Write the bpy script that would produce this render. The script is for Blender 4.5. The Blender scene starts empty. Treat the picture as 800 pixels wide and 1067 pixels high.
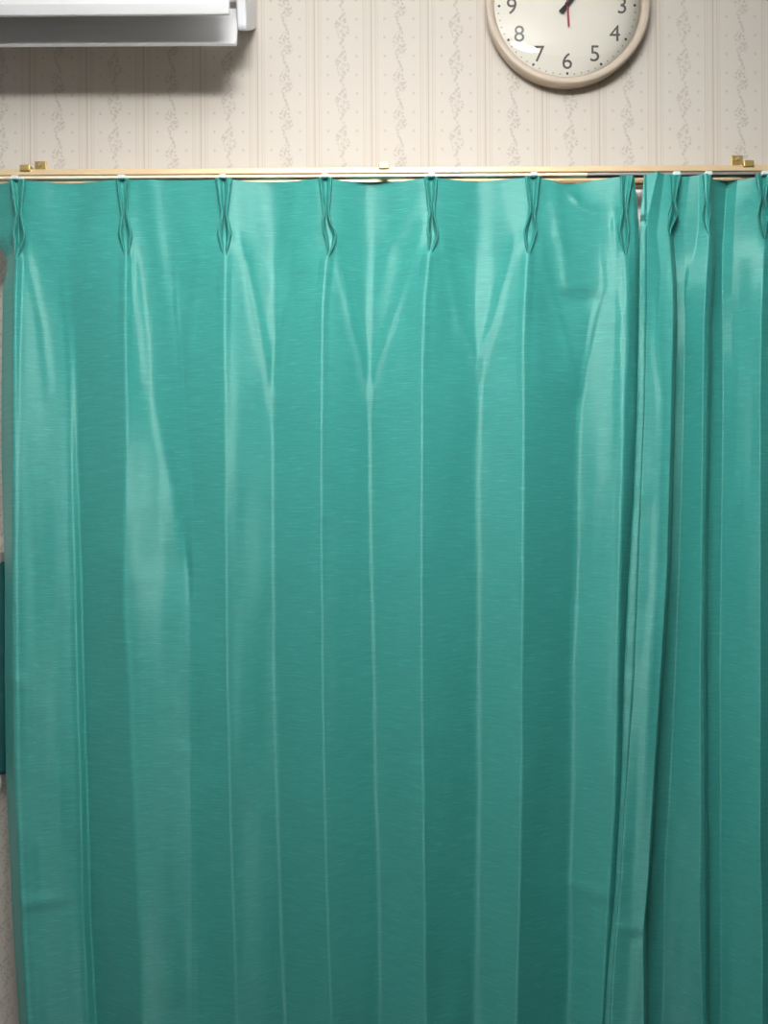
import bpy, bmesh, math, random
import numpy as np
from mathutils import Matrix, Vector

S = bpy.context.scene
COL = S.collection
rng = np.random.default_rng(7)

# ------------------------------------------------------------------ camera, light, exposure
F = 802.0            # focal length in pixels of the 800 px wide frame
CAM_Y, CAM_Z = -1.34, 1.40
ROLL = 0.006
cd = bpy.data.cameras.new('camera'); cam = bpy.data.objects.new('camera', cd); COL.objects.link(cam)
cd.sensor_fit = 'HORIZONTAL'; cd.sensor_width = 36.0; cd.lens = 36.0 * F / 800.0
cd.clip_start = 0.02
cam.matrix_world = Matrix.Translation((0, CAM_Y, CAM_Z)) @ Matrix.Rotation(math.pi / 2, 4, 'X') @ Matrix.Rotation(-ROLL, 4, 'Z')
S.camera = cam
w = bpy.data.worlds.new('world'); S.world = w; w.use_nodes = True
w.node_tree.nodes['Background'].inputs[0].default_value = (0.9, 0.93, 1.0, 1)
w.node_tree.nodes['Background'].inputs[1].default_value = 0.02
S.view_settings.view_transform = 'Standard'; S.view_settings.look = 'None'
S.view_settings.gamma = 1.0; S.view_settings.use_curve_mapping = False
S.view_settings.exposure = 0.0
LAMP_POS = (-0.01, -1.02, 2.31)
LAMP_POWER = 50.0


def unroll(px, py):
    u, v = px - 400.0, 533.5 - py
    return u * math.cos(ROLL) + v * math.sin(ROLL), -u * math.sin(ROLL) + v * math.cos(ROLL)


def at(px, py, y):
    """point at depth y seen at a place of the photograph (for measuring only)"""
    u, v = unroll(px, py); D = y - CAM_Y
    return Vector((u / F * D, y, CAM_Z + v / F * D))


# ------------------------------------------------------------------ helpers
def obj(name, me, mat=None, parent=None, smooth=False):
    if isinstance(me, bmesh.types.BMesh):
        bm = me; me = bpy.data.meshes.new(name); bm.to_mesh(me); bm.free()
    o = bpy.data.objects.new(name, me); COL.objects.link(o)
    if mat: me.materials.append(mat)
    if parent: o.parent = parent
    if smooth:
        me.polygons.foreach_set('use_smooth', [True] * len(me.polygons))
    return o


def empty(name, loc=(0, 0, 0)):
    o = bpy.data.objects.new(name, None); COL.objects.link(o); o.location = loc
    o.empty_display_size = 0.05
    return o


def tag(o, label, cat, group=None):
    o['label'] = label; o['category'] = cat
    if group: o['group'] = group
    return o


def struct(name, bm, m, parent=None, smooth=False):
    o = obj(name, bm, m, parent, smooth)
    if parent is None: o['kind'] = 'structure'
    return o


def add_box(bm, lo, hi, bevel=0.0):
    r = bmesh.ops.create_cube(bm, size=1.0)
    for v in r['verts']:
        v.co = Vector([lo[i] + (v.co[i] + 0.5) * (hi[i] - lo[i]) for i in range(3)])
    if bevel:
        es = list({e for v in r['verts'] for e in v.link_edges})
        bmesh.ops.bevel(bm, geom=es, offset=bevel, segments=2, affect='EDGES', profile=0.5)
    return bm


def box(lo, hi, bevel=0.0):
    return add_box(bmesh.new(), lo, hi, bevel)


def prism(prof, x0, x1, bm=None):
    """closed profile [(depth off wall, z)] swept along x"""
    bm = bm or bmesh.new()
    a = [bm.verts.new((x0, -d, z)) for d, z in prof]
    b = [bm.verts.new((x1, -d, z)) for d, z in prof]
    n = len(prof)
    for i in range(n):
        bm.faces.new((a[i], a[(i + 1) % n], b[(i + 1) % n], b[i]))
    bm.faces.new(a[::-1]); bm.faces.new(b)
    bmesh.ops.recalc_face_normals(bm, faces=bm.faces[:])
    return bm


def lathe(prof, c, seg=160, closed=True, bm=None):
    """profile [(radius, depth off wall)] turned about the axis through c along y"""
    bm = bm or bmesh.new(); rings = []
    for r, d in prof:
        if r < 1e-6:
            rings.append([bm.verts.new((c[0], c[1] - d, c[2]))])
        else:
            rings.append([bm.verts.new((c[0] + r * math.cos(2 * math.pi * k / seg), c[1] - d, c[2] + r * math.sin(2 * math.pi * k / seg))) for k in range(seg)])
    pairs = list(zip(rings[:-1], rings[1:])) + ([(rings[-1], rings[0])] if closed else [])
    for A, B in pairs:
        for k in range(seg):
            k2 = (k + 1) % seg
            if len(A) == 1 and len(B) == 1: continue
            if len(A) == 1: bm.faces.new((A[0], B[k2], B[k]))
            elif len(B) == 1: bm.faces.new((A[k], A[k2], B[0]))
            else: bm.faces.new((A[k], A[k2], B[k2], B[k]))
    bmesh.ops.recalc_face_normals(bm, faces=bm.faces[:])
    return bm


# ------------------------------------------------------------------ materials
def mat(name, rgb=(0.8, 0.8, 0.8), rough=0.5, metal=0.0, spec=0.5):
    m = bpy.data.materials.new(name); m.use_nodes = True
    b = m.node_tree.nodes['Principled BSDF']
    b.inputs['Base Color'].default_value = (*rgb, 1); b.inputs['Roughness'].default_value = rough
    b.inputs['Metallic'].default_value = metal; b.inputs['Specular IOR Level'].default_value = spec
    return m


class G:
    """small node-graph writer"""
    def __init__(s, m): s.t = m.node_tree; s.b = s.t.nodes['Principled BSDF']
    def n(s, typ, **kw):
        x = s.t.nodes.new(typ)
        for k, v in kw.items(): setattr(x, k, v)
        return x
    def put(s, sock, v):
        if isinstance(v, bpy.types.NodeSocket): s.t.links.new(v, sock)
        else: sock.default_value = v
    def m(s, op, a, b=None, c=None, clamp=False):
        x = s.n('ShaderNodeMath', operation=op, use_clamp=clamp)
        for i, v in enumerate((a, b, c)):
            if v is not None: s.put(x.inputs[i], v)
        return x.outputs[0]
    def ramp(s, v, a, b, c=0.0, d=1.0):
        x = s.n('ShaderNodeMapRange', clamp=True); x.interpolation_type = 'SMOOTHSTEP'
        s.put(x.inputs[0], v); 
        for i, q in enumerate((a, b, c, d)): s.put(x.inputs[i + 1], q)
        return x.outputs[0]
    def mix(s, f, a, b):
        x = s.n('ShaderNodeMix', data_type='RGBA'); s.put(x.inputs[0], f)
        s.put(x.inputs[6], a); s.put(x.inputs[7], b); return x.outputs[2]
    def xyz(s):
        tc = s.n('ShaderNodeTexCoord'); sp = s.n('ShaderNodeSeparateXYZ'); s.t.links.new(tc.outputs['Object'], sp.inputs[0])
        return tc.outputs['Object'], sp.outputs[0], sp.outputs[1], sp.outputs[2]
    def vec(s, x, y, z):
        c = s.n('ShaderNodeCombineXYZ')
        for i, v in enumerate((x, y, z)): s.put(c.inputs[i], v)
        return c.outputs[0]
    def noise(s, v, scale, detail=2.0):
        x = s.n('ShaderNodeTexNoise'); s.put(x.inputs['Vector'], v); x.inputs['Scale'].default_value = scale; x.inputs['Detail'].default_value = detail
        return x.outputs[0]
    def bump(s, h, dist, strength=1.0):
        x = s.n('ShaderNodeBump'); s.put(x.inputs['Height'], h); x.inputs['Distance'].default_value = dist; x.inputs['Strength'].default_value = strength
        s.t.links.new(x.outputs[0], s.b.inputs['Normal'])


PER = 0.0991
def wallpaper_mat():
    m = mat('wallpaper', rough=0.75, spec=0.25); g = G(m)
    o, x, y, z = g.xyz()
    # column phase: stripe group centred at 0, flower vine centred at PER/2
    x0 = at(327, 90, 0).x
    t = g.m('DIVIDE', g.m('SUBTRACT', x, x0), PER)
    col = g.m('FLOOR', g.m('ADD', t, 0.5))
    fx = g.m('MULTIPLY', g.m('SUBTRACT', t, col), PER)          # -PER/2..PER/2 about the stripe group
    base = (0.665, 0.62, 0.555, 1); line = (0.44, 0.395, 0.345, 1); tint = (0.665, 0.605, 0.53, 1)
    band = g.m('SUBTRACT', 1.0, g.ramp(g.m('ABSOLUTE', fx), 0.012, 0.0128))
    c = g.mix(g.m('MULTIPLY', band, 0.6), base, tint)
    lines = None
    for off, wd, st in ((-0.0128, 0.0007, .55), (-0.0085, 0.0006, .3), (0.0012, 0.0010, .9), (-0.0018, 0.0006, .35), (0.0085, 0.0008, .5), (0.0128, 0.0006, .4)):
        k = g.m('MULTIPLY', g.m('SUBTRACT', 1.0, g.ramp(g.m('ABSOLUTE', g.m('SUBTRACT', fx, off)), wd * 0.55, wd * 1.5)), st)
        lines = k if lines is None else g.m('MAXIMUM', lines, k)
    c = g.mix(g.m('MULTIPLY', lines, 0.75), c, line)
    # vine of small flowers
    tv = g.m('SUBTRACT', t, 0.5); cv = g.m('FLOOR', g.m('ADD', tv, 0.5))
    vx = g.m('MULTIPLY', g.m('SUBTRACT', tv, cv), PER)
    VP = 0.0655
    par = g.m('MULTIPLY', g.m('MODULO', g.m('ABSOLUTE', cv), 2.0), 0.45)
    ph = g.m('ADD', g.m('DIVIDE', z, VP), par)
    fz = g.m('SUBTRACT', ph, g.m('FLOOR', ph))
    wave = g.m('SINE', g.m('MULTIPLY', ph, 2 * math.pi))
    vx2 = g.m('SUBTRACT', vx, g.m('MULTIPLY', g.m('SINE', g.m('MULTIPLY', ph, 4 * math.pi)), 0.0022))
    half = g.m('ADD', 0.0078, g.m('MULTIPLY', wave, 0.0046))
    env = g.m('SUBTRACT', 1.0, g.ramp(g.m('DIVIDE', g.m('ABSOLUTE', vx2), half), 0.75, 1.1))
    vor = g.n('ShaderNodeTexVoronoi'); g.put(vor.inputs['Vector'], g.vec(g.m('ADD', vx, g.m('MULTIPLY', par, 3.0)), 0.0, g.m('MULTIPLY', fz, VP))); vor.inputs['Scale'].default_value = 210
    petals = g.m('SUBTRACT', 1.0, g.ramp(vor.outputs[0], 0.34, 0.66))
    n1 = g.noise(g.vec(x, 0.0, z), 420, 2)
    petals = g.m('MULTIPLY', petals, g.ramp(n1, 0.36, 0.55, 0.15, 1))
    stem = g.m('MULTIPLY', g.m('SUBTRACT', 1.0, g.ramp(g.m('ABSOLUTE', vx2), 0.0004, 0.0013)), 0.35)
    c = g.mix(g.m('MULTIPLY', g.m('MAXIMUM', g.m('MULTIPLY', petals, env), stem), 0.62), c, (0.40, 0.35, 0.305, 1))
    # sprinkled dots either side of the vine
    for off in (-0.025, 0.025):
        dx = g.m('SUBTRACT', vx, off)
        q = g.m('DIVIDE', z, 0.0325); dz = g.m('MULTIPLY', g.m('SUBTRACT', g.m('SUBTRACT', q, g.m('FLOOR', q)), 0.5), 0.0325)
        r = g.m('SQRT', g.m('ADD', g.m('MULTIPLY', dx, dx), g.m('MULTIPLY', dz, dz)))
        c = g.mix(g.m('MULTIPLY', g.m('SUBTRACT', 1.0, g.ramp(r, 0.0014, 0.0034)), 0.42), c, (0.42, 0.365, 0.31, 1))
    g.put(g.b.inputs['Base Color'], c)
    g.bump(g.noise(o, 900, 2), 0.0004, 0.5)
    return m


def fabric_mat(name, rgb):
    m = mat(name, rgb, 0.42, 0.0, 0.5); g = G(m)
    uv = g.n('ShaderNodeUVMap'); sp = g.n('ShaderNodeSeparateXYZ'); g.t.links.new(uv.outputs[0], sp.inputs[0])
    u, v = sp.outputs[0], sp.outputs[1]
    slub = g.noise(g.vec(g.m('MULTIPLY', u, 22.0), g.m('MULTIPLY', v, 700.0), 0.0), 1.0, 3)
    fine = g.noise(g.vec(g.m('MULTIPLY', u, 160.0), g.m('MULTIPLY', v, 1500.0), 3.0), 1.0, 2)
    mixed = g.m('ADD', g.m('MULTIPLY', slub, 0.6), g.m('MULTIPLY', fine, 0.4))
    k = g.ramp(mixed, 0.3, 0.7)
    dark = tuple(c * 0.86 for c in rgb) + (1,); lite = tuple(min(1, c * 1.13) for c in rgb) + (1,)
    g.put(g.b.inputs['Base Color'], g.mix(k, dark, lite))
    fleck = g.noise(g.vec(g.m('MULTIPLY', u, 30.0), g.m('MULTIPLY', g.m('ADD', v, g.m('MULTIPLY', g.noise(g.vec(g.m('MULTIPLY', u, 14.0), g.m('MULTIPLY', v, 5.0), 1.0), 1.0, 1), 0.012)), 520.0), 7.0), 1.0, 1)
    cur = g.b.inputs['Base Color'].links[0].from_socket
    g.put(g.b.inputs['Base Color'], g.mix(g.m('MULTIPLY', g.ramp(fleck, 0.60, 0.74), 0.55), cur, tuple(min(1, c * 1.35 + 0.02) for c in rgb) + (1,)))
    tan = g.n('ShaderNodeTangent', direction_type='UV_MAP')
    g.t.links.new(tan.outputs[0], g.b.inputs['Tangent'])
    g.b.inputs['Anisotropic'].default_value = 0.92
    g.b.inputs['Anisotropic Rotation'].default_value = 0.25
    g.b.inputs['Roughness'].default_value = 0.49
    g.b.inputs['Specular IOR Level'].default_value = 0.6
    g.b.inputs['Specular Tint'].default_value = (0.8, 1.0, 0.95, 1)
    g.b.inputs['Sheen Weight'].default_value = 0.10
    g.b.inputs['Sheen Roughness'].default_value = 0.35
    g.b.inputs['Sheen Tint'].default_value = (0.45, 0.9, 0.8, 1)
    g.bump(mixed, 0.0006, 0.55)
    return m


M_WALLPAPER = wallpaper_mat()
M_FABRIC = fabric_mat('teal_satin', (0.042, 0.287, 0.252))
M_CEIL = mat('ceiling_paint', (0.88, 0.88, 0.89), 0.8)
M_FLOOR = mat('floor_wood', (0.05, 0.04, 0.03), 0.5)
M_WALL2 = mat('plain_wall', (0.22, 0.22, 0.225), 0.8)
M_WOOD = mat('window_wood', (0.50, 0.30, 0.15), 0.5)
M_GLASS_DARK = mat('night_glass', (0.02, 0.025, 0.03), 0.05)
M_GOLD = mat('champagne_rail', (0.74, 0.56, 0.33), 0.42, 0.25)
M_CREAM = mat('cream_rail', (0.86, 0.76, 0.58), 0.4, 0.15)
M_STEEL = mat('inner_rail', (0.46, 0.42, 0.40), 0.35, 0.6)
M_BRASS = mat('brass', (0.52, 0.37, 0.13), 0.4, 0.6)
M_GROOVE = mat('rail_groove', (0.12, 0.09, 0.06), 0.6)
M_HOOK = mat('clear_plastic', (0.62, 0.74, 0.76), 0.3)
M_WHITE = mat('white_plastic', (0.84, 0.84, 0.85), 0.35)
M_ACSHADED = mat('white_plastic_shaded', (0.70, 0.72, 0.75), 0.4)  # same white plastic, with the side's bluish shading put into its colour
M_ACDARK = mat('outlet_dark', (0.10, 0.10, 0.11), 0.6)
M_RIM = mat('beige_plastic', (0.56, 0.475, 0.38), 0.38)
M_FACE = mat('clock_dial', (0.76, 0.74, 0.66), 0.6)
M_INK = mat('grey_ink', (0.095, 0.09, 0.085), 0.5)
M_HAND = mat('black_hand', (0.02, 0.015, 0.018), 0.4)
M_RED = mat('red_hand', (0.36, 0.05, 0.07), 0.4)
M_CLOTH = mat('dark_teal_cloth', (0.012, 0.13, 0.13), 0.8)
M_LACE = mat('white_sheer', (0.82, 0.80, 0.84), 0.5)
M_STITCH = fabric_mat('teal_hem', (0.038, 0.257, 0.225))

m_lamp = bpy.data.materials.new('lamp_diffuser'); m_lamp.use_nodes = True
nt = m_lamp.node_tree; nt.nodes.clear()
e = nt.nodes.new('ShaderNodeEmission'); e.inputs[0].default_value = (1.0, 0.985, 0.965, 1); e.inputs[1].default_value = LAMP_POWER
out = nt.nodes.new('ShaderNodeOutputMaterial'); nt.links.new(e.outputs[0], out.inputs[0])

m_lamp_up = m_lamp.copy(); m_lamp_up.name = 'lamp_diffuser_top'
[n for n in m_lamp_up.node_tree.nodes if n.type == 'EMISSION'][0].inputs[1].default_value = LAMP_POWER * 1.2

m_glass = bpy.data.materials.new('clock_glass'); m_glass.use_nodes = True
nt = m_glass.node_tree; nt.nodes.clear()
fr = nt.nodes.new('ShaderNodeFresnel'); fr.inputs[0].default_value = 1.5
tr = nt.nodes.new('ShaderNodeBsdfTransparent'); gl = nt.nodes.new('ShaderNodeBsdfGlossy'); gl.inputs['Roughness'].default_value = 0.03
mx = nt.nodes.new('ShaderNodeMixShader'); out = nt.nodes.new('ShaderNodeOutputMaterial')
nt.links.new(fr.outputs[0], mx.inputs[0]); nt.links.new(tr.outputs[0], mx.inputs[1]); nt.links.new(gl.outputs[0], mx.inputs[2]); nt.links.new(mx.outputs[0], out.inputs[0])

# ------------------------------------------------------------------ room
RX0, RX1, RY, RZ = -1.40, 2.20, -3.20, 2.48
WX0, WX1, WZ0, WZ1 = -0.56, 1.30, 0.62, 1.930         # window opening behind the curtains
bm = bmesh.new()
for lo, hi in (((RX0, 0, 0), (WX0, 0.12, RZ)), ((WX1, 0, 0), (RX1, 0.12, RZ)), ((WX0, 0, WZ1), (WX1, 0.12, RZ)), ((WX0, 0, 0), (WX1, 0.12, WZ0))):
    add_box(bm, lo, hi)
struct('wall_back', bm, M_WALLPAPER)
struct('wall_left', box((RX0 - 0.1, RY, 0), (RX0, 0, RZ)), mat('light_wall', (0.66, 0.66, 0.67), 0.8))
struct('wall_right', box((RX1, RY, 0), (RX1 + 0.1, 0, RZ)), mat('dark_wall', (0.12, 0.12, 0.12), 0.8))
struct('wall_front', box((RX0, RY - 0.1, 0), (RX1, RY, RZ)), M_WALL2)
struct('floor', box((RX0 - 0.1, RY - 0.1, -0.1), (RX1 + 0.1, 0.12, 0)), M_FLOOR)
struct('ceiling', box((RX0 - 0.1, RY - 0.1, RZ), (RX1 + 0.1, 0.12, RZ + 0.1)), M_CEIL)
struct('baseboard_back', box((RX0, -0.012, 0), (RX1, 0, 0.06), 0.003), M_WOOD)
bm = bmesh.new()
cw = 0.045
for lo, hi in (((WX0 - cw, -0.014, WZ1), (WX1 + cw, 0, WZ1 + cw)), ((WX0 - cw, -0.014, WZ0 - cw), (WX1 + cw, 0, WZ0)),
               ((WX0 - cw, -0.014, WZ0), (WX0, 0, WZ1)), ((WX1, -0.014, WZ0), (WX1 + cw, 0, WZ1))):
    add_box(bm, lo, hi, 0.003)
win = struct('window_1', bm, M_WOOD)
bm = bmesh.new()
for lo, hi in (((WX0, 0.04, WZ0), (WX0 + 0.04, 0.075, WZ1)), ((WX1 - 0.04, 0.04, WZ0), (WX1, 0.075, WZ1)), ((0.35, 0.04, WZ0), (0.39, 0.075, WZ1)),
               ((WX0, 0.04, WZ0), (WX1, 0.075, WZ0 + 0.05)), ((WX0, 0.04, WZ1 - 0.04), (WX1, 0.075, WZ1))):
    add_box(bm, lo, hi, 0.002)
obj('window_sash', bm, mat('sash_aluminium', (0.35, 0.33, 0.30), 0.4, 0.7), win)
obj('window_pane', box((WX0 + 0.03, 0.055, WZ0 + 0.04), (WX1 - 0.03, 0.06, WZ1 - 0.03)), M_GLASS_DARK, win)

# ------------------------------------------------------------------ ceiling lamp (above and behind the camera: lights the room)
lamp = empty('ceiling_lamp', LAMP_POS)
tag(lamp, 'round white ceiling lamp over the middle of the room', 'lamp')
bm = bmesh.new(); bmesh.ops.create_uvsphere(bm, u_segments=48, v_segments=24, radius=1.0)
for v in bm.verts: v.co = Vector((v.co.x * 0.23, v.co.y * 0.23, v.co.z * (0.072 if v.co.z < 0 else 0.034)))
up = bm.copy()
bmesh.ops.delete(bm, geom=[f for f in bm.faces if f.calc_center_median().z > 0], context='FACES')
bmesh.ops.delete(up, geom=[f for f in up.faces if f.calc_center_median().z < 0], context='FACES')
obj('lamp_shade', bm, m_lamp, lamp, True)
obj('upper_shade', up, m_lamp_up, lamp, True)
bm = bmesh.new(); bmesh.ops.create_cone(bm, segments=48, radius1=0.15, radius2=0.16, depth=RZ - LAMP_POS[2] - 0.03, cap_ends=True)
for v in bm.verts: v.co.z += 0.03 + (RZ - LAMP_POS[2] - 0.03) / 2
obj('lamp_base', bm, M_WHITE, lamp)

# ------------------------------------------------------------------ curtains
Y0 = -0.100          # hanging plane of the curtains
D0 = Y0 - CAM_Y
ZTOP = at(400, 185.5, Y0).z
ZBOT = 0.03


class Line:
    """one fold line: where it runs (photo measurements at the hanging plane) and how far it stands forward, in cm"""
    def __init__(s, pts, dep, end=None):
        q = [unroll(p[1], p[0]) for p in pts]
        s.raw = pts
        s.z = np.array([CAM_Z + v / F * D0 for u, v in q])[::-1]
        s.u = np.array([u for u, v in q])[::-1]
        s.dz = np.array([CAM_Z + (533.5 - p[0]) / F * D0 for p in dep])[::-1]
        s.d = np.array([p[1] for p in dep])[::-1]
        s.end = -9 if end is None else CAM_Z + (533.5 - end) / F * D0
    def U(s, z): return np.interp(z, s.z, s.u)
    def D(s, z): return np.interp(z, s.dz, s.d)


def pyz(py): return CAM_Z + (533.5 - py) / F * D0
def zpy(z): return 533.5 - (z - CAM_Z) / D0 * F


def gsm(a, sig):
    n = int(sig * 3) + 1; k = np.exp(-0.5 * (np.arange(-n, n + 1) / sig) ** 2); k /= k.sum()
    return np.convolve(np.pad(a, n, mode='edge'), k, mode='valid')


def profile(lines, z, u, sig):
    L = [l for l in lines if z > l.end]
    us = np.array([l.U(z) for l in L]); ds = np.array([l.D(z) for l in L])
    us = np.maximum.accumulate(us + np.arange(len(us)) * 1e-4)
    for i in range(1, len(L) - 1):
        if L[i].end > -9:                            # a fold that runs out blends into its neighbours
            t = min(1.0, (z - L[i].end) / 0.11); t = t * t * (3 - 2 * t)
            q = (us[i] - us[i - 1]) / max(1e-6, us[i + 1] - us[i - 1])
            ds[i] = t * ds[i] + (1 - t) * (ds[i - 1] + q * (ds[i + 1] - ds[i - 1]))
    q = np.interp(u, us, ds); py = zpy(z)
    if isinstance(sig, tuple):                       # crisp at the pressed folds, soft in between
        crisp, soft, keys, mids = sig
        a = gsm(q, crisp); sw = float(np.interp(py, [180, 300, 380, 480], [10, 9, 7, 5]))
        b = gsm(q, sw)
        wt = np.zeros_like(u)
        for k in keys: wt = np.maximum(wt, float(np.interp(py, [250, 275], [0, 1])) * np.exp(-((u - k.U(z)) / 7.0) ** 4))
        for k in mids: wt = np.maximum(wt, float(np.interp(py, [310, 400], [0, 1])) * np.exp(-((u - k.U(z)) / 8.0) ** 4))
        wt[:14] = 1; wt[-14:] = 1
        return a * wt + b * (1 - wt)
    return gsm(q, sig)


def vnoise(nr, nc, cr, cc, seed):
    """smooth value noise on a grid"""
    r = np.random.default_rng(seed); g = r.standard_normal((nr // cr + 4, nc // cc + 4))
    ri = np.arange(nr) / cr + 1; ci = np.arange(nc) / cc + 1
    def w(t): return t * t * (3 - 2 * t)
    r0 = ri.astype(int); c0 = ci.astype(int); fr_ = w(ri - r0)[:, None]; fc = w(ci - c0)[None, :]
    A = g[r0][:, c0]; B = g[r0][:, c0 + 1]; C = g[r0 + 1][:, c0]; E = g[r0 + 1][:, c0 + 1]
    return (A * (1 - fc) + B * fc) * (1 - fr_) + (C * (1 - fc) + E * fc) * fr_


def grid_mesh(name, X, Y, Z, UVu, UVv):
    nr, nc = X.shape
    me = bpy.data.meshes.new(name)
    co = np.stack([X, Y, Z], -1).reshape(-1, 3).astype(np.float32)
    idx = np.arange(nr * nc).reshape(nr, nc)
    f = np.stack([idx[:-1, :-1], idx[1:, :-1], idx[1:, 1:], idx[:-1, 1:]], -1).reshape(-1, 4)
    me.vertices.add(len(co)); me.vertices.foreach_set('co', co.ravel())
    me.loops.add(f.size); me.loops.foreach_set('vertex_index', f.ravel().astype(np.int32))
    me.polygons.add(len(f)); me.polygons.foreach_set('loop_start', np.arange(0, f.size, 4, dtype=np.int32))
    me.polygons.foreach_set('use_smooth', np.ones(len(f), dtype=bool))
    uvl = me.uv_layers.new(name='UVMap')
    uv = np.stack([UVu, UVv], -1).reshape(-1, 2)[f.ravel()]
    uvl.data.foreach_set('uv', uv.ravel().astype(np.float32))
    me.update(calc_edges=True)
    return me


def cloth(name, lines, ncol, bumps, extra=None, sig=2.0, seed=1, droop=None):
    zs = np.concatenate([np.linspace(ZTOP, pyz(275), 40), np.linspace(pyz(275), pyz(1080), 250)[1:], np.linspace(pyz(1080), ZBOT, 40)[1:]])
    s = np.linspace(0, 1, ncol)
    X = np.zeros((len(zs), ncol)); Y = X.copy(); Z = X.copy()
    n1 = vnoise(len(zs), ncol, 26, 12, seed) * 0.02
    n2 = vnoise(len(zs), ncol, 45, 30, seed + 1) * 0.12
    n3 = vnoise(len(zs), ncol, 5, 40, seed + 2) * 0.018
    for i, z in enumerate(zs):
        u = lines[0].U(z) + s * (lines[-1].U(z) - lines[0].U(z))
        d = profile(lines, z, u, sig)
        for ln, amp, wd in bumps:
            d = d + amp * float(np.interp(zpy(z), [250, 330], [0, 1])) * np.exp(-0.5 * ((u - ln.U(z)) / wd) ** 2)
        if extra: d = d + extra(zpy(z), u)
        d = d + n1[i] + n2[i] + n3[i]
        lift = 0.0028 * np.clip(-d - 1.2, 0, 3) * max(0.0, min(1.0, (265 - zpy(z)) / 40))
        y = Y0 - d * 0.01
        X[i] = u / F * (y - CAM_Y); Y[i] = y
        Z[i] = z + lift
        if droop is not None: Z[i] -= droop(u, zpy(z))
    UVu = np.tile(np.linspace(0, ncol * 0.00156, ncol), (len(zs), 1)); UVv = np.tile(zs[:, None], (1, ncol))
    return grid_mesh(name, X, Y, Z, UVu, UVv)


def Dp(h=0.2, lo=2.8): return [(185, h), (245, h + 0.4), (268, 1.5), (320, 2.1), (420, 2.5), (600, 2.7), (1067, lo)]
def Db(a=-0.1): return [(185, -0.1), (250, 0.25), (300, 0.2), (420, -0.35), (640, -0.5)]
def Dm(h): return [(185, h - 1.0), (265, h * 0.6 - 1.5), (330, -1.0), (420, -0.5), (640, -0.5), (1067, -0.4)]


E0 = Line([(185, -14), (240, -12), (262, 6), (275, 7), (300, 3), (400, 1.5), (480, 1.5), (600, 5), (700, 5), (806, 6), (890, 10), (960, 13), (1067, 20), (1400, 30)],
          [(185, -2.5), (250, -2), (300, -1.5), (1067, -1.0)])
P1 = Line([(185, 18), (250, 20), (270, 16.5), (300, 15), (349, 14), (420, 13.5), (600, 13), (700, 14), (800, 15), (900, 19), (1067, 28), (1400, 40)], Dp())
B1 = Line([(185, 26), (253, 25), (291, 34), (342, 44), (396, 50), (500, 55), (600, 60), (900, 64), (1067, 68), (1400, 76)],
          [(185, -0.1), (250, 0.1), (300, 0.2), (500, 0.6), (1067, 1.2)])
M1 = Line([(185, 72), (247, 64), (298, 66), (342, 71), (382, 74), (475, 75), (600, 79), (700, 81), (825, 85), (950, 87), (1067, 93), (1400, 104)],
          [(185, -1.4), (265, -0.8), (420, -0.5), (600, 0.0), (1067, 0.2)])
M1b = Line([(185, 82), (247, 72), (298, 73), (342, 77), (382, 80), (475, 81), (600, 85), (700, 87), (825, 91), (950, 94), (1067, 100), (1400, 111)],
           [(185, -1.4), (265, -0.8), (420, -0.7), (600, -0.8), (1067, -0.9)])
B2l = Line([(185, 120), (200, 119), (251, 103), (282, 92), (315, 80), (335, 77)], Db(), 340)
P2 = Line([(185, 128), (225, 129.5), (262, 131.5), (298, 131), (349, 130), (420, 131), (465, 131), (575, 127.5), (640, 128.5), (700, 133), (775, 136), (875, 140), (975, 145), (1067, 148.5), (1400, 160)], Dp())
B2r = Line([(185, 136), (254, 136), (295, 142), (349, 149), (400, 153), (475, 170), (525, 185), (600, 197), (640, 200)],
           [(185, -0.1), (250, 0.1), (300, 0.0), (475, 0.05), (640, -0.5)], 640)
M2 = Line([(185, 179), (248, 181), (315, 184), (382, 189), (420, 191), (475, 196), (565, 200), (700, 201), (850, 202), (1067, 202.5), (1400, 204)],
          [(185, -0.6), (265, -0.3), (420, 0.15), (560, 0.3), (700, 1.2), (1067, 1.5)])
B3l = Line([(185, 226), (231, 217), (271, 209), (310, 204), (360, 196), (380, 193)], Db(), 380)
P3 = Line([(185, 233), (264, 234), (349, 233), (420, 233.5), (500, 234), (700, 236), (825, 239), (950, 243), (1067, 246), (1400, 256)], Dp())
B3r = Line([(185, 241), (247, 248), (274, 257), (325, 267), (372, 276), (416, 283)], Db(), 416)
M3 = Line([(185, 284), (250, 287), (300, 291), (350, 290), (400, 285), (500, 285.5), (600, 286), (700, 287.5), (800, 289), (950, 293), (1067, 298), (1400, 308)], Dm(-0.9))
B4l = Line([(185, 331), (200, 330), (262, 318), (308, 306), (345, 298), (385, 290), (410, 286)], Db(), 410)
P4 = Line([(185, 339), (230, 340), (247, 344.5), (258, 344), (274, 340), (315, 336), (382, 335), (500, 334), (700, 335.5), (825, 337.5), (925, 340), (1067, 345), (1400, 355)], Dp())
B4r = Line([(185, 347), (250, 348), (291, 357), (342, 368), (382, 378), (410, 384)], Db(), 410)
M4 = Line([(185, 384), (315, 384.5), (420, 385), (500, 385.5), (600, 387.5), (700, 390), (825, 391), (925, 394), (1067, 396.5), (1400, 404)], Dm(-1.5))
B5l = Line([(185, 442), (237, 441), (281, 426), (332, 409), (382, 392), (405, 386)], Db(), 405)
P5 = Line([(185, 449), (230, 450), (247, 451.5), (275, 446), (315, 442), (382, 440), (700, 439), (825, 441), (950, 442.5), (1067, 443.5), (1400, 447)], Dp())
B5r = Line([(185, 457), (247, 460), (291, 470), (338, 479), (362, 491), (385, 497)], Db(), 385)
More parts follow.
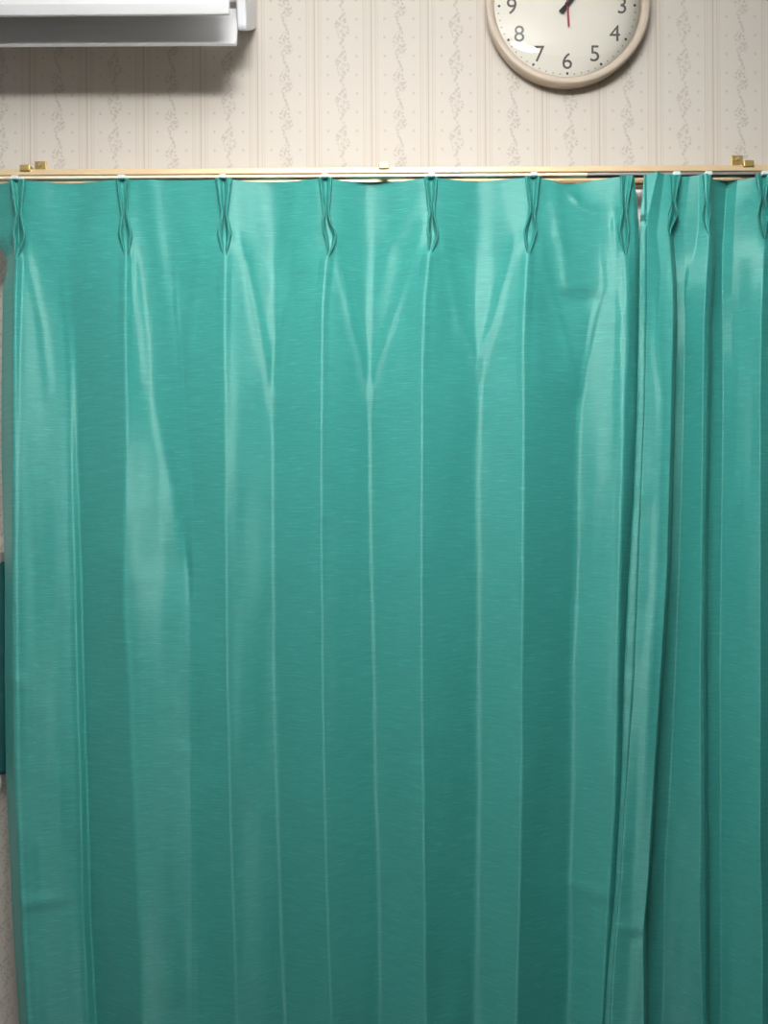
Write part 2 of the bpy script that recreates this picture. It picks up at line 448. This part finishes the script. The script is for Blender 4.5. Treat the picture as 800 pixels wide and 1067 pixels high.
M5 = Line([(185, 499), (332, 500), (420, 499), (500, 497), (700, 498), (850, 497.5), (950, 496), (1067, 494), (1400, 490)], Dm(-0.9))
B6l = Line([(185, 548), (200, 548), (247, 538), (295, 524), (338, 513), (362, 504), (375, 501)], Db(), 375)
P6 = Line([(185, 555), (214, 555.5), (247, 552), (291, 549), (355, 545.5), (420, 546), (500, 546), (700, 544), (800, 543.5), (925, 541.5), (1067, 537.5), (1400, 526)], Dp())
B6r = Line([(185, 563), (244, 562), (288, 569), (318, 578), (360, 590), (400, 600)], Db(), 400)
M6 = Line([(185, 600), (200, 606), (220, 618), (247, 625), (298, 629), (332, 619), (382, 609), (420, 604), (490, 600), (600, 599), (690, 595.5), (825, 595), (925, 592.5), (1000, 594), (1067, 591), (1400, 580)],
          [(185, -2.2), (215, -0.6), (250, 0.2), (300, 0.6), (350, 0.0), (420, -0.7), (600, -1.1), (1067, -1.1)])
P7 = Line([(185, 653), (210, 651), (241, 650), (298, 654), (360, 654), (420, 651), (500, 649), (600, 646), (700, 644), (825, 641), (925, 634), (1067, 626.5), (1400, 600)], Dp(0.4, 2.9))
P7b = Line([(185, 658), (240, 662), (298, 663), (420, 661), (600, 652), (700, 648), (803, 645.5), (923, 638.5), (1067, 628.5), (1400, 603)], [(185, 0.3), (270, 0.9), (420, 1.5), (600, 1.7), (800, 2.3), (1067, 2.5)])
E7 = Line([(185, 661), (215, 664), (262, 667), (300, 668), (420, 668), (500, 665), (600, 659), (700, 654), (803, 651), (923, 644), (1067, 634), (1400, 610)], [(185, 0.0), (215, -0.2), (300, 0.0), (420, 0.2), (700, 0.8), (800, 1.6), (1067, 2.0)])
LEFT = [E0, P1, B1, M1, M1b, B2l, P2, B2r, M2, B3l, P3, B3r, M3, B4l, P4, B4r, M4, B5l, P5, B5r, M5, B6l, P6, B6r, M6, P7, P7b, E7]


def ridge(pts, amp, wd):
    q = [unroll(p[1], p[0]) for p in pts]
    pys = np.array([533.5 - v for u, v in q]); us = np.array([u for u, v in q]); amps = np.array([p[2] for p in pts]) * amp
    def f(py, u):
        if py < pys[0] - 12 or py > pys[-1] + 12: return 0.0
        return float(np.interp(py, pys, amps)) * np.exp(-0.5 * ((u - np.interp(py, pys, us)) / wd) ** 2)
    return f


LR = [ridge([(195, 112, 0), (225, 98, .7), (262, 82, 1), (300, 68, .5), (330, 70, 0)], 0.25, 6),
      ridge([(188, 158, .6), (258, 165, 1), (315, 174, .8), (380, 178, 0)], 0.22, 6),
      ridge([(188, 308, 0), (200, 307, .6), (264, 295, 1), (322, 294, .7), (360, 292, 0)], 0.25, 6),
      ridge([(195, 441, 0), (225, 422, .7), (264, 402, 1), (322, 394, .8), (375, 390, 0)], 0.28, 7),
      ridge([(188, 577, .6), (241, 583, 1), (275, 589, .8), (330, 594, 0)], 0.28, 5),
      ridge([(190, 592, 0), (197, 595, 1), (210, 603, 1), (217, 619, .4), (225, 624, 0)], 0.35, 4),
      ridge([(240, 505, 0), (290, 505, .7), (350, 502, .9), (400, 500, 0)], 0.2, 5),
      ridge([(215, 560, 0), (300, 600, 0), (312, 606, -1), (325, 612, 0)], 0.4, 14),
      ridge([(215, 640, 0), (235, 641, 1), (255, 642, .6), (280, 643, 0)], 0.3, 3),
      ridge([(270, 643, 0), (330, 647, 1), (420, 645, .6), (500, 643, 0)], 0.22, 3)]


for B, am in ((B1, .7), (B2l, .8), (B2r, 1), (B3l, .7), (B3r, 1.2), (B4l, 1.0), (B4r, 1.2), (B5l, 1.2), (B5r, 1.2), (B6l, 1.1), (B6r, .9)):
    p = [q for q in B.raw if 235 < q[0] < 430]
    n = len(p)
    LR.append(ridge([(p[0][0] - 12, p[0][1], 0)] + [(q[0], q[1], (0.6 + 0.4 * math.sin(math.pi * k / max(1, n - 1)))) for k, q in enumerate(p)] + [(p[-1][0] + 25, p[-1][1], 0)], 0.20 * am, 4.0))


def creases(py, u):
    d = 0.0
    # little pinched creases: left edge near the bottom, and beside the last fold
    for cy, cu, ln, am in ((931, -372, 26, 0.22), (703, -388, 8, 0.18), (925, 212, 26, 0.15)):
        d = d + am * math.exp(-0.5 * ((py - cy) / 5.0) ** 2) * np.exp(-0.5 * ((u - cu) / ln) ** 2) * (1 if am > 0 else -1)
    return d


def left_extra(py, u):
    return sum(f(py, u) for f in LR) + creases(py, u)


Pl = [P1, P2, P3, P4, P5, P6, P7]; Ml = [M1, M2, M3, M4, M5, M6]
bumpsL = [(m, 0.06, 1.8) for m in (M2, M3, M4)] + [(M5, 0.12, 2.4), (M6, 0.12, 2.2), (M1, 0.12, 3.0)]
def droopL(u, py):
    return 0.006 * np.exp(-0.5 * ((u - 193) / 14) ** 2) * max(0.0, min(1.0, (230 - py) / 40)) + 0.0

cl = empty('curtain', (at(330, 185, Y0).x, Y0, ZBOT))
tag(cl, 'wide teal satin curtain with seven pinch pleats filling the left and middle', 'curtain')


def child(name, me, m, par, smooth=True):
    o = obj(name, me, m, par, smooth)
    o.matrix_parent_inverse = Matrix.Translation(-par.location)
    return o


child('curtain_panel', cloth('curtain_panel', LEFT, 720, bumpsL, left_extra, (1.6, 0, Pl, Ml + [M1b]), 3, droopL), M_FABRIC, cl)


def catmull(P, n):
    P = np.array(P, float); out_ = []
    Q = np.vstack([2 * P[0] - P[1], P, 2 * P[-1] - P[-2]])
    for i in range(1, len(Q) - 2):
        for t in np.linspace(0, 1, n, endpoint=False):
            a, b, c, d = Q[i - 1], Q[i], Q[i + 1], Q[i + 2]
            out_.append(0.5 * (2 * b + (c - a) * t + (2 * a - 5 * b + 4 * c - d) * t * t + (3 * b - a - 3 * c + d) * t ** 3))
    out_.append(P[-1]); return np.array(out_)


def pinch_pleat(line, seed, w=1.0, skew=0.0, base=0.0, pys=(184, 222, 242, 258, 266)):
    r = random.Random(seed); j = lambda a: 1 + r.uniform(-a, a)
    W = np.array([7.4 * j(.15), 3.6, 6.8 * j(.12), 4.2, 2.0]) * w
    Gp = np.array([4.8 * j(.2), 0.6, 4.3 * j(.25), 0.9, 0.2]) * w
    Fd = np.array([0.7, 1.3, 1.5, 1.4, 1.2])
    n = 30; rows = np.linspace(pys[0], pys[-1], n); X = []; Y = []; Z = []
    for i, py in enumerate(rows):
        wv, gv, fv = (float(np.interp(py, pys, a)) for a in (W, Gp, Fd))
        z = pyz(py); c = float(line.U(z)); b = base
        m = (wv + gv) / 2; sk = skew * (py - 184) / 80
        pts = [(-wv * 1.1, b - 0.25), (-wv * 1.05, b + fv * .55), (-m - .3, b + fv), (-gv, b + fv * .72), (-gv * .5, b + fv * .2), (0, b + 0.05),
               (gv * .5, b + fv * .2), (gv, b + fv * .72), (m + .3, b + fv * 1.02), (wv * 1.05, b + fv * .55), (wv * 1.1, b - 0.25)]
        q = catmull(pts, 5)
        y = Y0 - q[:, 1] * 0.01
        X.append((c + sk + q[:, 0]) / F * (y - CAM_Y)); Y.append(y); Z.append(z - (z - CAM_Z) / D0 * np.maximum(q[:, 1], 0) * 0.01)
    X, Y, Z = map(np.array, (X, Y, Z))
    U_ = np.tile(np.linspace(0, 0.1, X.shape[1]), (n, 1))
    return grid_mesh('pinch_pleat', X, Y, Z, U_, Z)


def hook(x, y, z):
    bm = bmesh.new()
    add_box(bm, (x - 0.0055, y - 0.004, z - 0.002), (x + 0.0055, y + 0.003, z + 0.0042), 0.001)
    return bm


for i, p in enumerate(Pl):
    me = pinch_pleat(p, i, 0.85 if i == 6 else 1.0, base=0.1 + (0.2 if i == 6 else 0))
    child('pinch_pleat', me, M_FABRIC, cl)
    hx = p.U(ZTOP) / F * (Y0 - CAM_Y)
    if i < 6: child('curtain_hook', hook(hx, Y0 - 0.006, ZTOP), M_HOOK, cl, False)

# --- right hand curtain, lapped over the end of the left one
S0 = Line([(184, 671), (232, 667), (250, 667), (330, 666), (434, 664), (520, 660.5), (607, 655), (700, 650.5), (803, 648), (923, 641), (992, 634), (1067, 629), (1400, 605)],
          [(185, 0.6), (232, 1.6), (300, 2.8), (1067, 3.2)])
S1 = Line([(184, 685), (215, 678), (235, 674), (330, 674), (434, 672), (538, 667.5), (700, 661.5), (820, 652), (906, 647), (1010, 638), (1067, 636), (1400, 615)],
          [(185, 1.5), (235, 2.0), (300, 3.0), (420, 3.4), (1067, 3.6)])
S2 = Line([(184, 692), (247, 684), (288, 688), (365, 684), (417, 690), (503, 686), (607, 683), (700, 677), (820, 671), (906, 666), (1067, 660), (1400, 640)],
          [(185, 0.6), (247, 1.6), (300, 2.4), (417, 3.7), (700, 3.9), (1067, 4.0)])
S3 = Line([(184, 704), (225, 700), (240, 696), (259, 699), (300, 702), (330, 702.5), (486, 699), (590, 696), (700, 689), (803, 682), (906, 676), (958, 671), (1067, 672.5), (1400, 665)],
          [(185, 1.0), (240, 1.9), (300, 2.9), (420, 4.1), (1067, 4.6)])
S3b = Line([(184, 708), (225, 703), (240, 700), (300, 704), (330, 704), (486, 700.5), (590, 697.5), (700, 690.5), (803, 683.5), (906, 677.5), (958, 672.5), (1067, 674), (1400, 666.5)],
           [(185, 0.0), (240, 0.0), (300, -0.8), (420, -1.6), (1067, -1.9)])
S4 = Line([(184, 718), (240, 712), (300, 714), (400, 713), (486, 711), (700, 704), (820, 698), (906, 693), (1067, 690), (1400, 684)], [(185, 0.0), (300, 0.0), (400, -1.2), (1067, -1.9)])
S5 = Line([(184, 728), (232, 728), (260, 725), (300, 714), (330, 713)], [(185, 0.3), (300, 0.6)], 330)
R2 = Line([(184, 736), (209, 736), (232, 736), (247, 739), (281, 737), (337, 733.5), (434, 732), (700, 729.5), (872, 730), (940, 729), (1067, 732), (1400, 734)],
          [(185, 1.0), (245, 1.6), (300, 2.1), (420, 1.7), (1067, 1.4)])
R2a = Line([(184, 741), (247, 743), (281, 743), (337, 739.5), (573, 735), (700, 734.5), (1067, 736.5), (1400, 739)], [(185, 0.7), (260, 1.3), (420, 1.4), (1067, 1.1)])
R2b = Line([(184, 742), (247, 744), (281, 744), (337, 740.4), (573, 736), (700, 735.5), (1067, 737.5), (1400, 740)], [(185, -1.0), (260, -0.8), (420, -1.6), (1067, -1.9)])
V2 = Line([(184, 757), (260, 752), (420, 753), (700, 750), (1067, 751), (1400, 753)], [(185, -3.2), (220, -2.4), (300, -1.9), (1067, -2.0)])
V3 = Line([(184, 768), (210, 766), (300, 762), (400, 764)], [(185, -1.8), (215, -0.8), (300, -0.9), (400, -1.2)], 400)
R3 = Line([(184, 795), (232, 795), (259, 797), (337, 793), (420, 792), (700, 792), (872, 791.5), (975, 794), (1067, 794), (1400, 794)], Dp())
V4 = Line([(184, 842), (1400, 842)], [(185, -1.2), (420, -0.6)])
R4 = Line([(184, 890), (420, 892), (1400, 890)], Dp())
V5 = Line([(184, 945), (1400, 942)], [(185, -1.2), (420, -0.6)])
R5 = Line([(184, 998), (420, 996), (1400, 990)], Dp())
V6 = Line([(184, 1052), (1400, 1046)], [(185, -1.2), (420, -0.6)])
R6 = Line([(184, 1105), (420, 1103), (1400, 1095)], Dp())
E9 = Line([(184, 1125), (1400, 1112)], [(185, -1.5), (420, -1)])
RIGHT = [S0, S1, S2, S3, S3b, S4, S5, R2, R2a, R2b, V2, V3, R3, V4, R4, V5, R5, V6, R6, E9]
bumpsR = [(V4, 0.2, 2.5), (V5, 0.2, 2.5), (V6, 0.2, 2.5), (S2, 0.2, 4.0)]


def right_extra(py, u):
    d = 0.0 * u
    if py < 232.5:                                   # folded end of the heading, standing proud of the strip below
        d = d + 0.5 * np.clip((275.5 - u) / 2.0, 0, 1)
    elif py < 240:
        d = d - 0.5 * np.clip((275.5 - u) / 2.0, 0, 1)
    # pinched crease across the hem strip
    d = d + 0.16 * math.exp(-0.5 * ((py - 955) / 4.5) ** 2) * np.exp(-0.5 * ((u - 254) / 9) ** 2) - 0.16 * math.exp(-0.5 * ((py - 964) / 4.5) ** 2) * np.exp(-0.5 * ((u - 262) / 7) ** 2)
    # soft ripples down the strip
    if py > 480:
        d = d + 0.05 * math.sin(py * 0.125) * np.exp(-0.5 * ((u - 262 + (py - 600) * 0.075) / 9) ** 2)
    return d


cr = empty('curtain', (at(850, 185, Y0).x, Y0, ZBOT))
tag(cr, 'narrow teal curtain at the right with a stitched front hem lapping the wider one', 'curtain')
child('curtain_panel', cloth('curtain_panel', RIGHT, 680, bumpsR, right_extra, 0.9, 11), M_FABRIC, cr)
# stitched hem down the leading edge
zs = np.linspace(pyz(240), ZBOT, 260); X = []; Y = []; Z = []
for i, z in enumerate(zs):
    a, b = float(S0.U(z)) - 0.7, float(S1.U(z)); u = np.linspace(a, b, 12)
    d = profile(RIGHT, z, np.linspace(S0.U(z), E9.U(z), 680), 1.1); d = np.interp(u, np.linspace(S0.U(z), E9.U(z), 680), d) + right_extra(zpy(z), u)
    rim = np.array([-0.25, 0.12, 0.2, 0.2, 0.2, 0.2, 0.2, 0.2, 0.2, 0.12, 0.02, -0.2]) * 0.75
    d = d + rim + 0.05 * math.sin(zpy(z) * 0.35) * np.sin(np.linspace(0, math.pi, 12)) ** 2 + 0.10
    y = Y0 - d * 0.01; X.append(u / F * (y - CAM_Y)); Y.append(y); Z.append(np.full(12, z))
X, Y, Z = map(np.array, (X, Y, Z))
child('hem', grid_mesh('hem', X, Y, Z, np.tile(np.linspace(0, .02, 12), (260, 1)), Z), M_STITCH, cr)
PR1 = Line([(184, 703), (225, 700.5), (240, 697), (270, 699)], [(185, 0)])
for i, (p, wv) in enumerate(((PR1, 0.75), (R2, 0.7), (R3, 0.95), (R4, 1), (R5, 1), (R6, 1))):
    me = pinch_pleat(p, 20 + i, wv, base=0.5 if i < 2 else 0.1, pys=(184, 212, 226, 238, 246) if i < 2 else (184, 210, 228, 240, 250))
    child('pinch_pleat', me, M_FABRIC, cr)
    hx = p.U(ZTOP) / F * (Y0 - CAM_Y)
    child('curtain_hook', hook(hx, Y0 - 0.006, ZTOP), M_HOOK, cr, False)
hp = at(683.5, 184, Y0 - 0.012)
bm = bmesh.new(); add_box(bm, (hp.x - 0.001, hp.y - 0.001, hp.z - 0.008), (hp.x + 0.001, hp.y + 0.001, hp.z + 0.008), 0.0004)
add_box(bm, (hp.x - 0.001, hp.y - 0.001, hp.z + 0.006), (hp.x + 0.001, hp.y + 0.02, hp.z + 0.008), 0.0004)
child('curtain_hook', bm, M_WHITE, cr, False)

# --- white sheer behind them
Ys = -0.030
xs = np.linspace(WX0 - 0.04, WX1 + 0.05, 420); zz = np.linspace(0, 1, 60)
Xg, Tg = np.meshgrid(xs, zz)
Zg = 1.955 * (1 - Tg) + 0.10 * Tg
Yg = Ys + 0.008 * np.sin(Xg * 62 + 0.8 * np.sin(Xg * 9)) + 0.003 * np.sin(Xg * 140 + Zg * 2)
sh = obj('sheer_curtain', grid_mesh('sheer_curtain', Xg, Yg, Zg, Xg, Zg), M_LACE)
tag(sh, 'white sheer curtain glimpsed in the slit where the two teal curtains meet', 'curtain')

# ------------------------------------------------------------------ curtain rail
RL = at(-22, 177, -0.1).x; RR = 1.42
STEP = at(613, 180, -0.1).x
YF = -0.094                                            # front face of the rail
zt = at(400, 174.0, YF).z; zb = at(400, 180.2, YF).z; zl0 = at(400, 181.2, YF).z; zl1 = at(400, 184.3, YF).z
rail = empty('curtain_rail', ((RL + RR) / 2, 0, zb))
tag(rail, 'long champagne gold double curtain rail across the wallpapered wall above the curtains', 'curtain rail')
bm = bmesh.new(); add_box(bm, (RL, YF, zb), (RR, YF + 0.016, zt), 0.0012)
child('front_rail', bm, M_GOLD, rail, False)
gr_ = bmesh.new(); add_box(gr_, (RL, YF + 0.002, zl1 + 0.001), (RR, YF + 0.012, zb + 0.001))
child('rail_groove', gr_, M_GROOVE, rail, False)
bm = bmesh.new(); add_box(bm, (RL, YF - 0.0005, zl1), (STEP, YF + 0.010, zl0), 0.001)
child('outer_track', bm, M_CREAM, rail, False)
bm = bmesh.new(); add_box(bm, (STEP - 0.02, YF + 0.0015, zl1 + 0.0012), (RR, YF + 0.010, zl0 + 0.001), 0.001)
child('inner_track', bm, M_STEEL, rail, False)
bm = bmesh.new(); add_box(bm, (RL, -0.058, 1.9445), (RR, -0.044, 1.9555), 0.0012)
add_box(bm, (RL, -0.056, 1.939), (RR, -0.046, 1.944), 0.001)
child('rear_rail', bm, M_GOLD, rail, False)
for x in (RL, RR):
    bm = box((x - 0.006, YF - 0.002, zl1 - 0.001), (x + 0.006, -0.043, zt + 0.001), 0.002)
    child('end_cap', bm, M_BRASS, rail, False)


def bracket(pc, p0, p1, ptop):
    """clip over the front of the rail at pc, arm to a screwed plate on the wall between p0 and p1"""
    c = at(pc, 173, YF).x; hw = 0.0085
    bm = bmesh.new()
    add_box(bm, (c - hw, YF - 0.003, zt - 0.0035), (c + hw, YF + 0.001, zt + 0.0065), 0.0012)
    add_box(bm, (c - hw, YF - 0.001, zt + 0.0022), (c + hw, -0.002, zt + 0.0058), 0.001)
    if p0 is not None: add_box(bm, (c, -0.012, zt + 0.0022), (at(p1, 170, 0).x, -0.002, zt + 0.0058), 0.001)
    br = child('bracket', bm, M_BRASS, rail, False)
    if p0 is None:
        o = obj('wall_plate', box((c - 0.010, -0.003, zt - 0.02), (c + 0.010, -0.0003, zt + 0.008), 0.001), M_BRASS, br)
        return
    a, b = at(p0, 170, 0).x, at(p1, 170, 0).x; z1 = at((p0 + p1) / 2, ptop, 0).z
    o = obj('wall_plate', box((a, -0.003, zt - 0.01), (b, -0.0003, z1), 0.001), M_BRASS, br)
    s = bmesh.new(); bmesh.ops.create_cone(s, segments=20, radius1=0.0042, radius2=0.003, depth=0.002, cap_ends=True,
        matrix=Matrix.Translation(((a + b) / 2, -0.004, z1 - 0.0065)) @ Matrix.Rotation(math.pi / 2, 4, 'X'))
    obj('screw', s, M_SCREW, br)


M_SCREW = mat('screw_steel', (0.75, 0.62, 0.40), 0.3, 0.8)
bracket(26.5, 37, 49, 168.5)
bracket(400, None, None, None)
bracket(779.5, 761, 773, 162.5)

# ------------------------------------------------------------------ air conditioner
XL = -1.03
ac = empty('air_conditioner', (-0.62, 0, 2.15))
tag(ac, 'white wall mounted air conditioner at top left with its lower flap open', 'air conditioner')
XR = -0.217; XI = -0.2322
prof_cap = [(0, 2.242), (0.05, 2.208), (0.095, 2.1795), (0.100, 2.184), (0.112, 2.25), (0.13, 2.35), (0.12, 2.45), (0, 2.45)]
prof_body = [(0, 2.275), (0.05, 2.245), (0.075, 2.24), (0.085, 2.29), (0.10, 2.30), (0.120, 2.35), (0.117, 2.42), (0.115, 2.447), (0, 2.447)]
child('body', prism(prof_body, XL + 0.02, XI), M_ACSHADED, ac, False)
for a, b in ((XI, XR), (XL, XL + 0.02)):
    o = child('side_panel', prism(prof_cap, a, b), M_ACSHADED, ac, False)
    md = o.modifiers.new('bevel', 'BEVEL'); md.width = 0.003; md.segments = 2
lid = [(0.170, 2.158), (0.177, 2.170), (0.183, 2.22), (0.185, 2.30), (0.180, 2.40), (0.165, 2.452), (0.13, 2.468), (0.02, 2.47), (0.02, 2.46), (0.12, 2.455), (0.155, 2.44), (0.168, 2.39), (0.172, 2.30), (0.170, 2.22), (0.165, 2.172), (0.163, 2.160)]
o = child('front_panel', prism(lid, XL + 0.012, -0.2305), M_WHITE, ac, False)
md = o.modifiers.new('bevel', 'BEVEL'); md.width = 0.0015; md.segments = 2
flap = [(0.086, 2.222), (0.096, 2.19), (0.1015, 2.168), (0.103, 2.1625), (0.1050, 2.1555), (0.1125, 2.1520), (0.1140, 2.1480), (0.1115, 2.1460), (0.104, 2.150), (0.098, 2.158), (0.0955, 2.168), (0.090, 2.19), (0.081, 2.220)]
o = child('flap', prism(flap, XL + 0.024, -0.2325), M_WHITE, ac, False)
for k in range(3):                                    # the flap's hinge arms, in the outlet
    x = -0.30 - k * 0.32
    bm = box((x - 0.004, -0.09, 2.205), (x + 0.004, -0.06, 2.25), 0.001)
    child('hinge_arm', bm, M_ACSHADED, ac, False)

# ------------------------------------------------------------------ wall clock
cc = at(590.5, 6.0, -0.0168); cc = Vector((cc.x, 0, cc.z))
R = 86.0 / F * (1.34 - 0.026)
clk = empty('wall_clock', (cc.x, 0, cc.z))
tag(clk, 'round beige wall clock with grey numerals hanging at the top right', 'clock')
rim = [(R - 0.010, 0.001), (R - 0.004, 0.004), (R - 0.001, 0.018), (R, 0.0235), (R - 0.0012, 0.0275), (R - 0.003, 0.0290), (R - 0.011, 0.0288), (R - 0.0145, 0.0245), (R - 0.0155, 0.017), (R - 0.020, 0.010)]
child('rim', lathe(rim, cc), M_RIM, clk)
child('dial', lathe([(0, 0.0165), (R - 0.014, 0.0165), (R - 0.014, 0.006), (0, 0.006)], cc, closed=False), M_FACE, clk, False)
dial = clk.children[-1]
RG = R - 0.0148
gp = [(RG * t, 0.0225 + 0.012 * (1 - t * t) + 0.006 * (1 - t ** 6)) for t in np.linspace(0, 1, 24)]
child('glass_cover', lathe(gp, cc, closed=False), m_glass, clk)


def text_mesh(txt, size):
    c = bpy.data.curves.new('numeral', 'FONT'); c.body = txt; c.size = size; c.align_x = 'CENTER'; c.align_y = 'CENTER'; c.extrude = 0.0002
    c.resolution_u = 4
    o = bpy.data.objects.new('numeral', c); COL.objects.link(o)
    bpy.context.view_layer.update()
    me = bpy.data.meshes.new_from_object(o.evaluated_get(bpy.context.evaluated_depsgraph_get()))
    bpy.data.objects.remove(o); bpy.data.curves.remove(c)
    xs_ = [v.co.x for v in me.vertices]; ys_ = [v.co.y for v in me.vertices]
    mx_, my_ = (min(xs_) + max(xs_)) / 2, (min(ys_) + max(ys_)) / 2
    for v in me.vertices: v.co = Vector((v.co.x - mx_, v.co.y - my_, v.co.z))
    return me


PXF = (1.34 - 0.0168) / F                               # one photo pixel on the dial
for k in range(1, 13):
    a = math.radians(90 - 30 * k)
    me = text_mesh(str(k), 24 * PXF)
    rr = 57.5 * PXF
    me.transform(Matrix.Translation((cc.x + rr * math.cos(a), -0.0168, cc.z + rr * math.sin(a))) @ Matrix.Rotation(math.pi / 2, 4, 'X'))
    child('numeral', me, M_INK, clk, False)
    bm = lathe([(0, 0.0172), (1.25 * PXF, 0.0172), (1.25 * PXF, 0.0165)], (cc.x + 70.5 * PXF * math.cos(a), 0, cc.z + 70.5 * PXF * math.sin(a)), 16, False)
    child('hour_dot', bm, M_HAND, clk, False)
M_TICK = mat('dial_track', (0.76, 0.74, 0.66), 0.6); g = G(M_TICK)
o_, x_, y_, z_ = g.xyz()
dx_, dz_ = g.m('SUBTRACT', x_, cc.x), g.m('SUBTRACT', z_, cc.z)
q_ = g.m('MULTIPLY', g.m('ARCTAN2', dz_, dx_), 60 / (2 * math.pi)); f_ = g.m('ABSOLUTE', g.m('SUBTRACT', q_, g.m('ROUND', q_)))
rr_ = g.m('ABSOLUTE', g.m('SUBTRACT', g.m('SQRT', g.m('ADD', g.m('MULTIPLY', dx_, dx_), g.m('MULTIPLY', dz_, dz_))), 71.5 * PXF))
k_ = g.m('MULTIPLY', g.m('LESS_THAN', f_, 0.09), g.m('LESS_THAN', rr_, 0.9 * PXF))
g.put(g.b.inputs['Base Color'], g.mix(k_, (0.76, 0.74, 0.66, 1), (0.42, 0.37, 0.28, 1)))
child('minute_track', lathe([(69 * PXF, 0.0165), (69 * PXF, 0.0167), (74 * PXF, 0.0167), (74 * PXF, 0.0165)], cc), M_TICK, clk, False)


def hand(name, deg, tail, length, w0, w1, dep, m):
    a = math.radians(90 - deg); dx, dz = math.cos(a), math.sin(a); nx, nz = -dz, dx
    bm = bmesh.new(); P = []
    for t, ww in ((-tail, w0 * .8), (-tail * .9, w0), (0, w0), (length * .9, w1), (length, w1 * .5)):
        P.append((t, ww))
    ring = [(t, ww) for t, ww in P] + [(t, -ww) for t, ww in P[::-1]]
    f = [bm.verts.new((cc.x + dx * t + nx * ww, -dep, cc.z + dz * t + nz * ww)) for t, ww in ring]
    b = [bm.verts.new((v.co.x, -dep + 0.0008, v.co.z)) for v in f]
    bm.faces.new(f); bm.faces.new(b[::-1])
    for i in range(len(f)): bm.faces.new((f[i], b[i], b[(i + 1) % len(f)], f[(i + 1) % len(f)]))
    bmesh.ops.recalc_face_normals(bm, faces=bm.faces[:])
    child(name, bm, m, clk, False)


hand('hour_hand', 36, 10 * PXF, 40 * PXF, 2.4 * PXF, 1.8 * PXF, 0.0190, M_HAND)
hand('minute_hand', 44, 11 * PXF, 60 * PXF, 2.0 * PXF, 1.4 * PXF, 0.0204, M_HAND)
hand('second_hand', 357, 23.5 * PXF, 62 * PXF, 1.1 * PXF, 0.6 * PXF, 0.0218, M_RED)
child('hub', lathe([(0, 0.0228), (2.2 * PXF, 0.0226), (2.6 * PXF, 0.0222), (2.6 * PXF, 0.0165)], cc, 24, False), M_HAND, clk)

# ------------------------------------------------------------------ cloth hanging at the far left
a = at(6.5, 585, -0.03); b = at(6.5, 806, -0.03)
bm = bmesh.new(); nx_, nz_ = 30, 40
xs = np.linspace(a.x - 0.16, a.x, nx_); zz = np.linspace(a.z, b.z, nz_)
Xg, Zg = np.meshgrid(xs, zz); Yg = -0.032 + 0.006 * np.sin((Xg - a.x) * 90) * (0.6 + 0.4 * (a.z - Zg))
hc = empty('hanging_cloth', (a.x - 0.08, 0, b.z))
tag(hc, 'dark teal cloth hanging on the wall at the left edge, half hidden by the curtain', 'cloth')
o = child('cloth_panel', grid_mesh('cloth_panel', Xg, Yg, Zg, Xg, Zg), M_CLOTH, hc)
md = o.modifiers.new('thick', 'SOLIDIFY'); md.thickness = 0.003
bm = box((a.x - 0.165, -0.042, a.z - 0.004), (a.x - 0.006, -0.002, a.z + 0.018), 0.004)
child('hanger_bar', bm, M_WHITE, hc, False)
c = at(-1, 815, -0.03)
bm = bmesh.new(); bmesh.ops.create_uvsphere(bm, u_segments=16, v_segments=10, radius=1)
for v in bm.verts: v.co = Vector((c.x + v.co.x * 0.006, -0.034 + v.co.y * 0.005, c.z + v.co.z * 0.017))
child('weight', bm, M_WHITE, hc)
